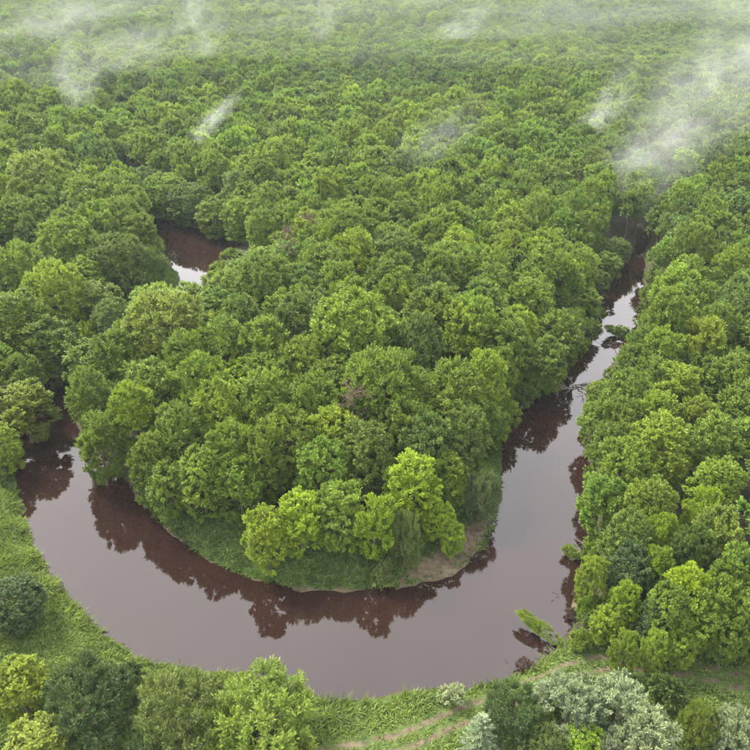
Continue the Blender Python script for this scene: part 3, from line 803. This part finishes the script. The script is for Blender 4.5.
# ---------------------------------------------------------------- dead wood, leaning plants
def branchy(name, seed, n, length, r0, mat, flat=.25, sub=4):
    """a tangle of bare forked branches"""
    r = np.random.default_rng(seed); parts = []
    for i in range(n):
        a = r.uniform(0, 6.283); L = length * r.uniform(.5, 1); o = np.array([*r.normal(size=2) * length * .15, 0])
        dv = unit(np.array([math.cos(a), math.sin(a), flat * r.uniform(.2, 1.6)])); q = np.linspace(0, 1, 6)
        P = o + dv * (q * L)[:, None] + np.cumsum(r.normal(size=(6, 3)) * L * .03, 0); P[:, 2] -= .12 * (1 - q)
        parts.append(tube(P, r0 * (1 - .82 * q) * r.uniform(.6, 1), 5))
        for j in range(sub):
            k = r.integers(1, 5); dd = unit(dv + r.normal(size=3) * .6 + np.array([0, 0, .15])); l2 = L * r.uniform(.2, .45)
            P2 = P[k] + dd * (np.linspace(0, 1, 4) * l2)[:, None] + np.cumsum(r.normal(size=(4, 3)) * .05, 0)
            parts.append(tube(P2, r0 * .4 * np.linspace(1, .2, 4), 4))
    v, f = join(parts)
    return mesh_np(name, v, f, mat, smooth=True)

def single(name, mesh, xy, z, rz, label, cat, group=None, scale=1):
    o = link(name, mesh); o.location = (xy[0], xy[1], z); o.rotation_euler = (0, 0, rz); o.scale = (scale,) * 3
    return tag(o, label, cat, group)
single('brush_pile', branchy('brush_pile', 3, 12, 5.5, .14, DEADWOOD), SPOT['BRUSH'], .05, 0, 'tangle of grey dead branches in the narrows of the river', 'branches')
single('dead_branch', branchy('dead_branch', 4, 6, 3.0, .09, DARKWOOD), SPOT['BRUSH2'], .05, 1, 'dark dead branches in the water below the leaning bush', 'branches')
single('dead_branch', branchy('dead_branch', 5, 4, 1.6, .05, DARKWOOD, .1), SPOT['BRUSH3'], .02, 2, 'thin dark twigs breaking the water by the reddish bank bush', 'branches')
single('dead_branch', branchy('dead_branch', 6, 3, 1.2, .05, DARKWOOD, .1), SPOT['BRUSH4'], .02, .5, 'small dark twigs afloat off the right bank', 'branches')
single('stump', branchy('stump', 7, 7, .7, .22, DARKWOOD, .5), SPOT['STUMP'], .15, 0, 'dark root stump at the water edge beside the broadest willow', 'stump')
def log(name, A, B, r0, mat, seed, label, lift=.05, z1=.5):
    r = np.random.default_rng(seed); A = np.array([*A, lift]); B = np.array([*B, z1]); q = np.linspace(0, 1, 9)[:, None]
    P = A + (B - A) * q + r.normal(size=(9, 3)) * .07; o0 = P[4].copy(); P = P - o0; L = np.linalg.norm(B - A)
    parts = [tube(P, r0 * np.linspace(.45, 1, 9), 7)]
    for j in range(7):
        k = r.integers(0, 7); dd = unit(unit(A - B) * .5 + r.normal(size=3) * .7 + np.array([0, 0, .3])); l2 = L * r.uniform(.12, .3)
        parts.append(tube(P[k] + dd * (np.linspace(0, 1, 4) * l2)[:, None], r0 * .35 * np.linspace(1, .2, 4), 4))
    v, f = join(parts); o = link(name, mesh_np(name, v, f, mat, smooth=True)); o.location = o0
    return tag(o, label, 'log')
log('driftwood_log', SPOT['LOG'], SPOT['LOG_END'], .32, DARKWOOD, 8, 'dark driftwood log reaching from the right bank into the river', z1=.9)
sx, sy = SPOT['PALE_LOG']
log('driftwood_log', (sx - 4, sy + .8), (sx + 4, sy - .5), .1, DEADWOOD, 9, 'pale thin fallen branch lying on the water in the left bend', .04, .1)

def leaning(k, v, xy, z, s, tilt, head, tone, label, name, cat):
    """a plant tipped over: tilt from upright, towards compass heading"""
    var = PROTO[k][v]; root = bpy.data.objects.new(name, None); col.objects.link(root); root.empty_display_size = .5
    root.location = (*xy, z); root.rotation_euler = (-tilt, 0, -head); root.scale = s
    c = link('crown', var[0], root); t = link('trunk', var[1], root); c['tint'] = list(TONES[tone])
    return tag(root, label, cat)
leaning('ash', 1, SPOT['FALLEN_TREE'], .6, (.18, .18, .42), R(80), R(-48), 'bright', 'small green tree toppled from the bank out over the water', 'fallen_tree', 'tree')
leaning('shrub', 0, SPOT['LEAN_BUSH'], .5, (.8, .8, 2.0), R(76), R(-85), 'mid', 'green bush leaning far out from the right bank over the narrows', 'leaning_bush', 'bush')
leaning('shrub', 1, SPOT['LOG_BUSH'], .3, (.5, .5, .9), R(70), R(-80), 'bright', 'low green sprig growing over the dark driftwood log', 'leaning_bush', 'bush')

def dead_tree(xy, H, seed, label):
    r = np.random.default_rng(seed); z = float(height(np.array([xy[0]]), np.array([xy[1]]))[0])
    root = bpy.data.objects.new('dead_tree', None); col.objects.link(root); root.location = (*xy, z); tag(root, label, 'tree', 'bare dead trees among the green crowns')
    q = np.linspace(0, 1, 9); P = np.column_stack([np.cumsum(r.normal(size=9) * .12), np.cumsum(r.normal(size=9) * .12), q * H - .3 * (q == 0)])
    v, f = tube(P, .2 * (1 - .85 * q), 7); link('trunk', mesh_np('dead_trunk', v, f, SNAGWOOD, smooth=True), root)
    for i in range(16):
        k = r.integers(5, 9); a = r.uniform(0, 6.283); L = r.uniform(1.4, 2.9)
        dv = unit(np.array([math.cos(a), math.sin(a), r.uniform(.3, 1)])); parts = []
        B = P[k] + dv * (np.linspace(0, 1, 5) * L)[:, None] + np.cumsum(r.normal(size=(5, 3)) * .08, 0)
        parts.append(tube(B, .09 * np.linspace(1, .25, 5), 5))
        for j in range(22):
            m = r.integers(1, 5); dd = unit(dv + r.normal(size=3) * .65); l2 = r.uniform(.4, 1.1)
            parts.append(tube(B[m] + dd * (np.linspace(0, 1, 3) * l2)[:, None], .035 * np.linspace(1, .4, 3), 4))
        v, f = join(parts); link('branch', mesh_np('dead_branch', v, f, SNAGWOOD, smooth=True), root)
dead_tree(SPOT['SNAG1'], 13.5, 1, 'bare brown dead tree among the crowns in the middle of the point')
dead_tree(SPOT['SNAG2'], 14.5, 2, 'bare brown dead treetop on the far side of the point, right one of two')
dead_tree(SPOT['SNAG3'], 14, 3, 'bare brown dead treetop on the far side of the point, left one of two')
for nm, rad, h, lb in (('RUSSET1', 1.1, 1.2, 'reddish-brown bush on the near bank beside the fallen green tree'), ('RUSSET2', .9, 1.1, 'reddish-brown bush at the right waterline below the yellow-green trees'), ('RUSSET3', .8, 1.2, 'small reddish-brown bush at the right waterline below the driftwood log')):
    o = place_tree(*SPOT[nm], rad, h, 'shrub', 'russet', 1); o.name = 'bush'; tag(o, lb, 'bush', 'reddish bushes at the waterline')

# ---------------------------------------------------------------- which tree is which
ORD = 'first second third fourth fifth sixth seventh eighth ninth tenth eleventh twelfth thirteenth fourteenth fifteenth sixteenth seventeenth eighteenth nineteenth twentieth'.split()
TENS = {20: 'twenty', 30: 'thirty', 40: 'forty', 50: 'fifty'}
def ordn(n):
    if n <= 20: return ORD[n - 1]
    return TENS[n // 10 * 10] + '-' + ORD[n % 10 - 1] if n % 10 else {30: 'thirtieth', 40: 'fortieth', 50: 'fiftieth'}[n]
TONE_WORD = {'mid': 'mid-green', 'bright': 'bright green', 'lime': 'yellow-green', 'dull': 'dull green', 'pale': 'pale green', 'deep': 'dark green', 'olive': 'olive', 'green': 'green', 'grey': 'grey-green', 'silver': 'silvery'}
KIND_WORD = {'broad': 'broadleaf tree', 'ash': 'ash tree', 'willow': 'willow', 'shrub': 'shrub'}
POINT = RIVER_INNER[12:-4]
def zone_of(x, y):
    if y < 60 or inside(np.array([x]), np.array([y]), GRASS_BANK)[0]: return 'near'
    i = int(np.argmin(np.hypot(*(np.array(RIVER_OUTER) - [x, y]).T)))
    inn = RIVER_INNER; pen = inn[3:-4]
    if inside(np.array([x]), np.array([y]), pen + [(-40., 260.), (80., 260.)])[0] and y < 200: return 'point'
    if x > 10 and y < 260 and x > np.interp(y, [p[1] for p in RIVER_OUTER[32:54]], [p[0] for p in RIVER_OUTER[32:54]]): return 'right'
    if x < -20 and y < 205 and x < -38: return 'left'
    return 'back'
ZONE = {'point': ('on the point', "tip", 'left'), 'right': ('in the right-bank wood', 'track', 'river'), 'left': ('in the left-bank wood', 'camera', 'left'), 'back': ('beyond the point', 'point', 'left'), 'near': ('by the track', 'track', 'left')}
rows = {}
for p in individual:
    root = p[-1]
    if p[7]: tag(root, p[7]); continue
    z = zone_of(p[0], p[1]); band = 'shrub' if p[4] == 'shrub' else 'tree'
    rows.setdefault((z, band), []).append(p)
for (z, band), L_ in rows.items():
    L_.sort(key=lambda p: p[1])
    n = max(4, int(round(math.sqrt(len(L_) * 1.4)))); 
    for ri in range(0, len(L_), n):
        row = sorted(L_[ri:ri + n], key=lambda p: p[0])
        for i, p in enumerate(row):
            ph, frm, side = ZONE[z]
            if band == 'shrub': lb = '%s bank shrub %s, %s from %s in the %s row back' % (TONE_WORD[p[5]], ph, ordn(i + 1), side, ordn(ri // n + 1))
            else: lb = '%s %s %s, %s from %s in the %s row back' % (TONE_WORD[p[5]], KIND_WORD[p[4]], ph, ordn(i + 1), side, ordn(ri // n + 1))
            tag(p[-1], lb)
GROUP = {'broad': 'broadleaf trees of the river forest', 'ash': 'ash trees of the river forest', 'willow': 'willows on the banks', 'silver': 'silver willows by the track', 'shrub': 'shrubs along the banks'}
for p in individual:
    tag(p[-1], None, 'shrub' if p[4] == 'shrub' else 'tree', GROUP.get(p[4]))

# ---------------------------------------------------------------- haze
def volume_mat(name, dens, color=(.82, .92, 1)):
    m, t, out = new_mat(name)
    v = N(t, 'ShaderNodeVolumePrincipled'); v.inputs['Color'].default_value = (*color, 1); v.inputs['Density'].default_value = dens
    v.inputs['Anisotropy'].default_value = .0
    t.links.new(v.outputs[0], out.inputs['Volume'])
    return m, t, v
bx = np.array([(x, y, z) for z in (-5, 73) for y in (-5600, 5600) for x in (-5600, 5600)], float)
bf = [(0, 2, 3, 1), (4, 5, 7, 6), (0, 1, 5, 4), (2, 6, 7, 3), (0, 4, 6, 2), (1, 3, 7, 5)]
HAZE_D = .000068
haze = tag(link('haze', mesh_np('haze', bx, bf, volume_mat('haze_air', HAZE_D)[0])), 'thin pale morning haze over the whole valley', kind='stuff')

# ---------------------------------------------------------------- mist rising off the wet canopy
def mist_mat(seed, dens):
    m, t, v = volume_mat('mist', 0, (.97, .97, .98))
    tc = N(t, 'ShaderNodeTexCoord')
    ln = N(t, 'ShaderNodeVectorMath', operation='LENGTH'); t.links.new(tc.outputs['Object'], ln.inputs[0])
    fall = N(t, 'ShaderNodeMapRange', interpolation_type='SMOOTHSTEP'); fall.inputs[1].default_value = 1; fall.inputs[2].default_value = .0
    t.links.new(ln.outputs['Value'], fall.inputs[0])
    mp = N(t, 'ShaderNodeMapping'); mp.inputs['Location'].default_value = (seed * 3.7, seed * 1.3, 0); mp.inputs['Scale'].default_value = (1.5, 1.1, 1.1)
    nz = N(t, 'ShaderNodeTexNoise'); nz.inputs['Scale'].default_value = 1.9; nz.inputs['Detail'].default_value = 4; nz.inputs['Distortion'].default_value = .8
    t.links.new(tc.outputs['Object'], mp.inputs[0]); t.links.new(mp.outputs[0], nz.inputs['Vector'])
    th = N(t, 'ShaderNodeMapRange'); th.inputs[1].default_value = .38; th.inputs[2].default_value = .8
    t.links.new(nz.outputs[0], th.inputs[0])
    a = N(t, 'ShaderNodeMath', operation='MULTIPLY'); t.links.new(fall.outputs[0], a.inputs[0]); t.links.new(th.outputs[0], a.inputs[1])
    b = N(t, 'ShaderNodeMath', operation='MULTIPLY'); b.inputs[1].default_value = dens; t.links.new(a.outputs[0], b.inputs[0])
    t.links.new(b.outputs[0], v.inputs['Density'])
    return m
def ball(seg=20, ring=10):
    V = []; Fc = []
    for i in range(ring + 1):
        th = math.pi * i / ring
        for j in range(seg):
            ph = 2 * math.pi * j / seg; V.append((math.sin(th) * math.cos(ph), math.sin(th) * math.sin(ph), math.cos(th)))
    for i in range(ring):
        for j in range(seg): Fc.append((i * seg + j, (i + 1) * seg + j, (i + 1) * seg + (j + 1) % seg, i * seg + (j + 1) % seg))
    return V, Fc
bv, bfc = ball()
for i, (x, y, z, a, b, ang, dn) in enumerate(MIST):
    o = link('mist', mesh_np('mist', bv, bfc, mist_mat(i, dn * .7 / b)))
    o.location = (x, y, z); o.rotation_euler = (0, -R(ang), 0); o.scale = (a * 1.35, b * 1.1, b * 1.35)
    tag(o, 'thin white wisp of mist rising off the treetops', kind='stuff')
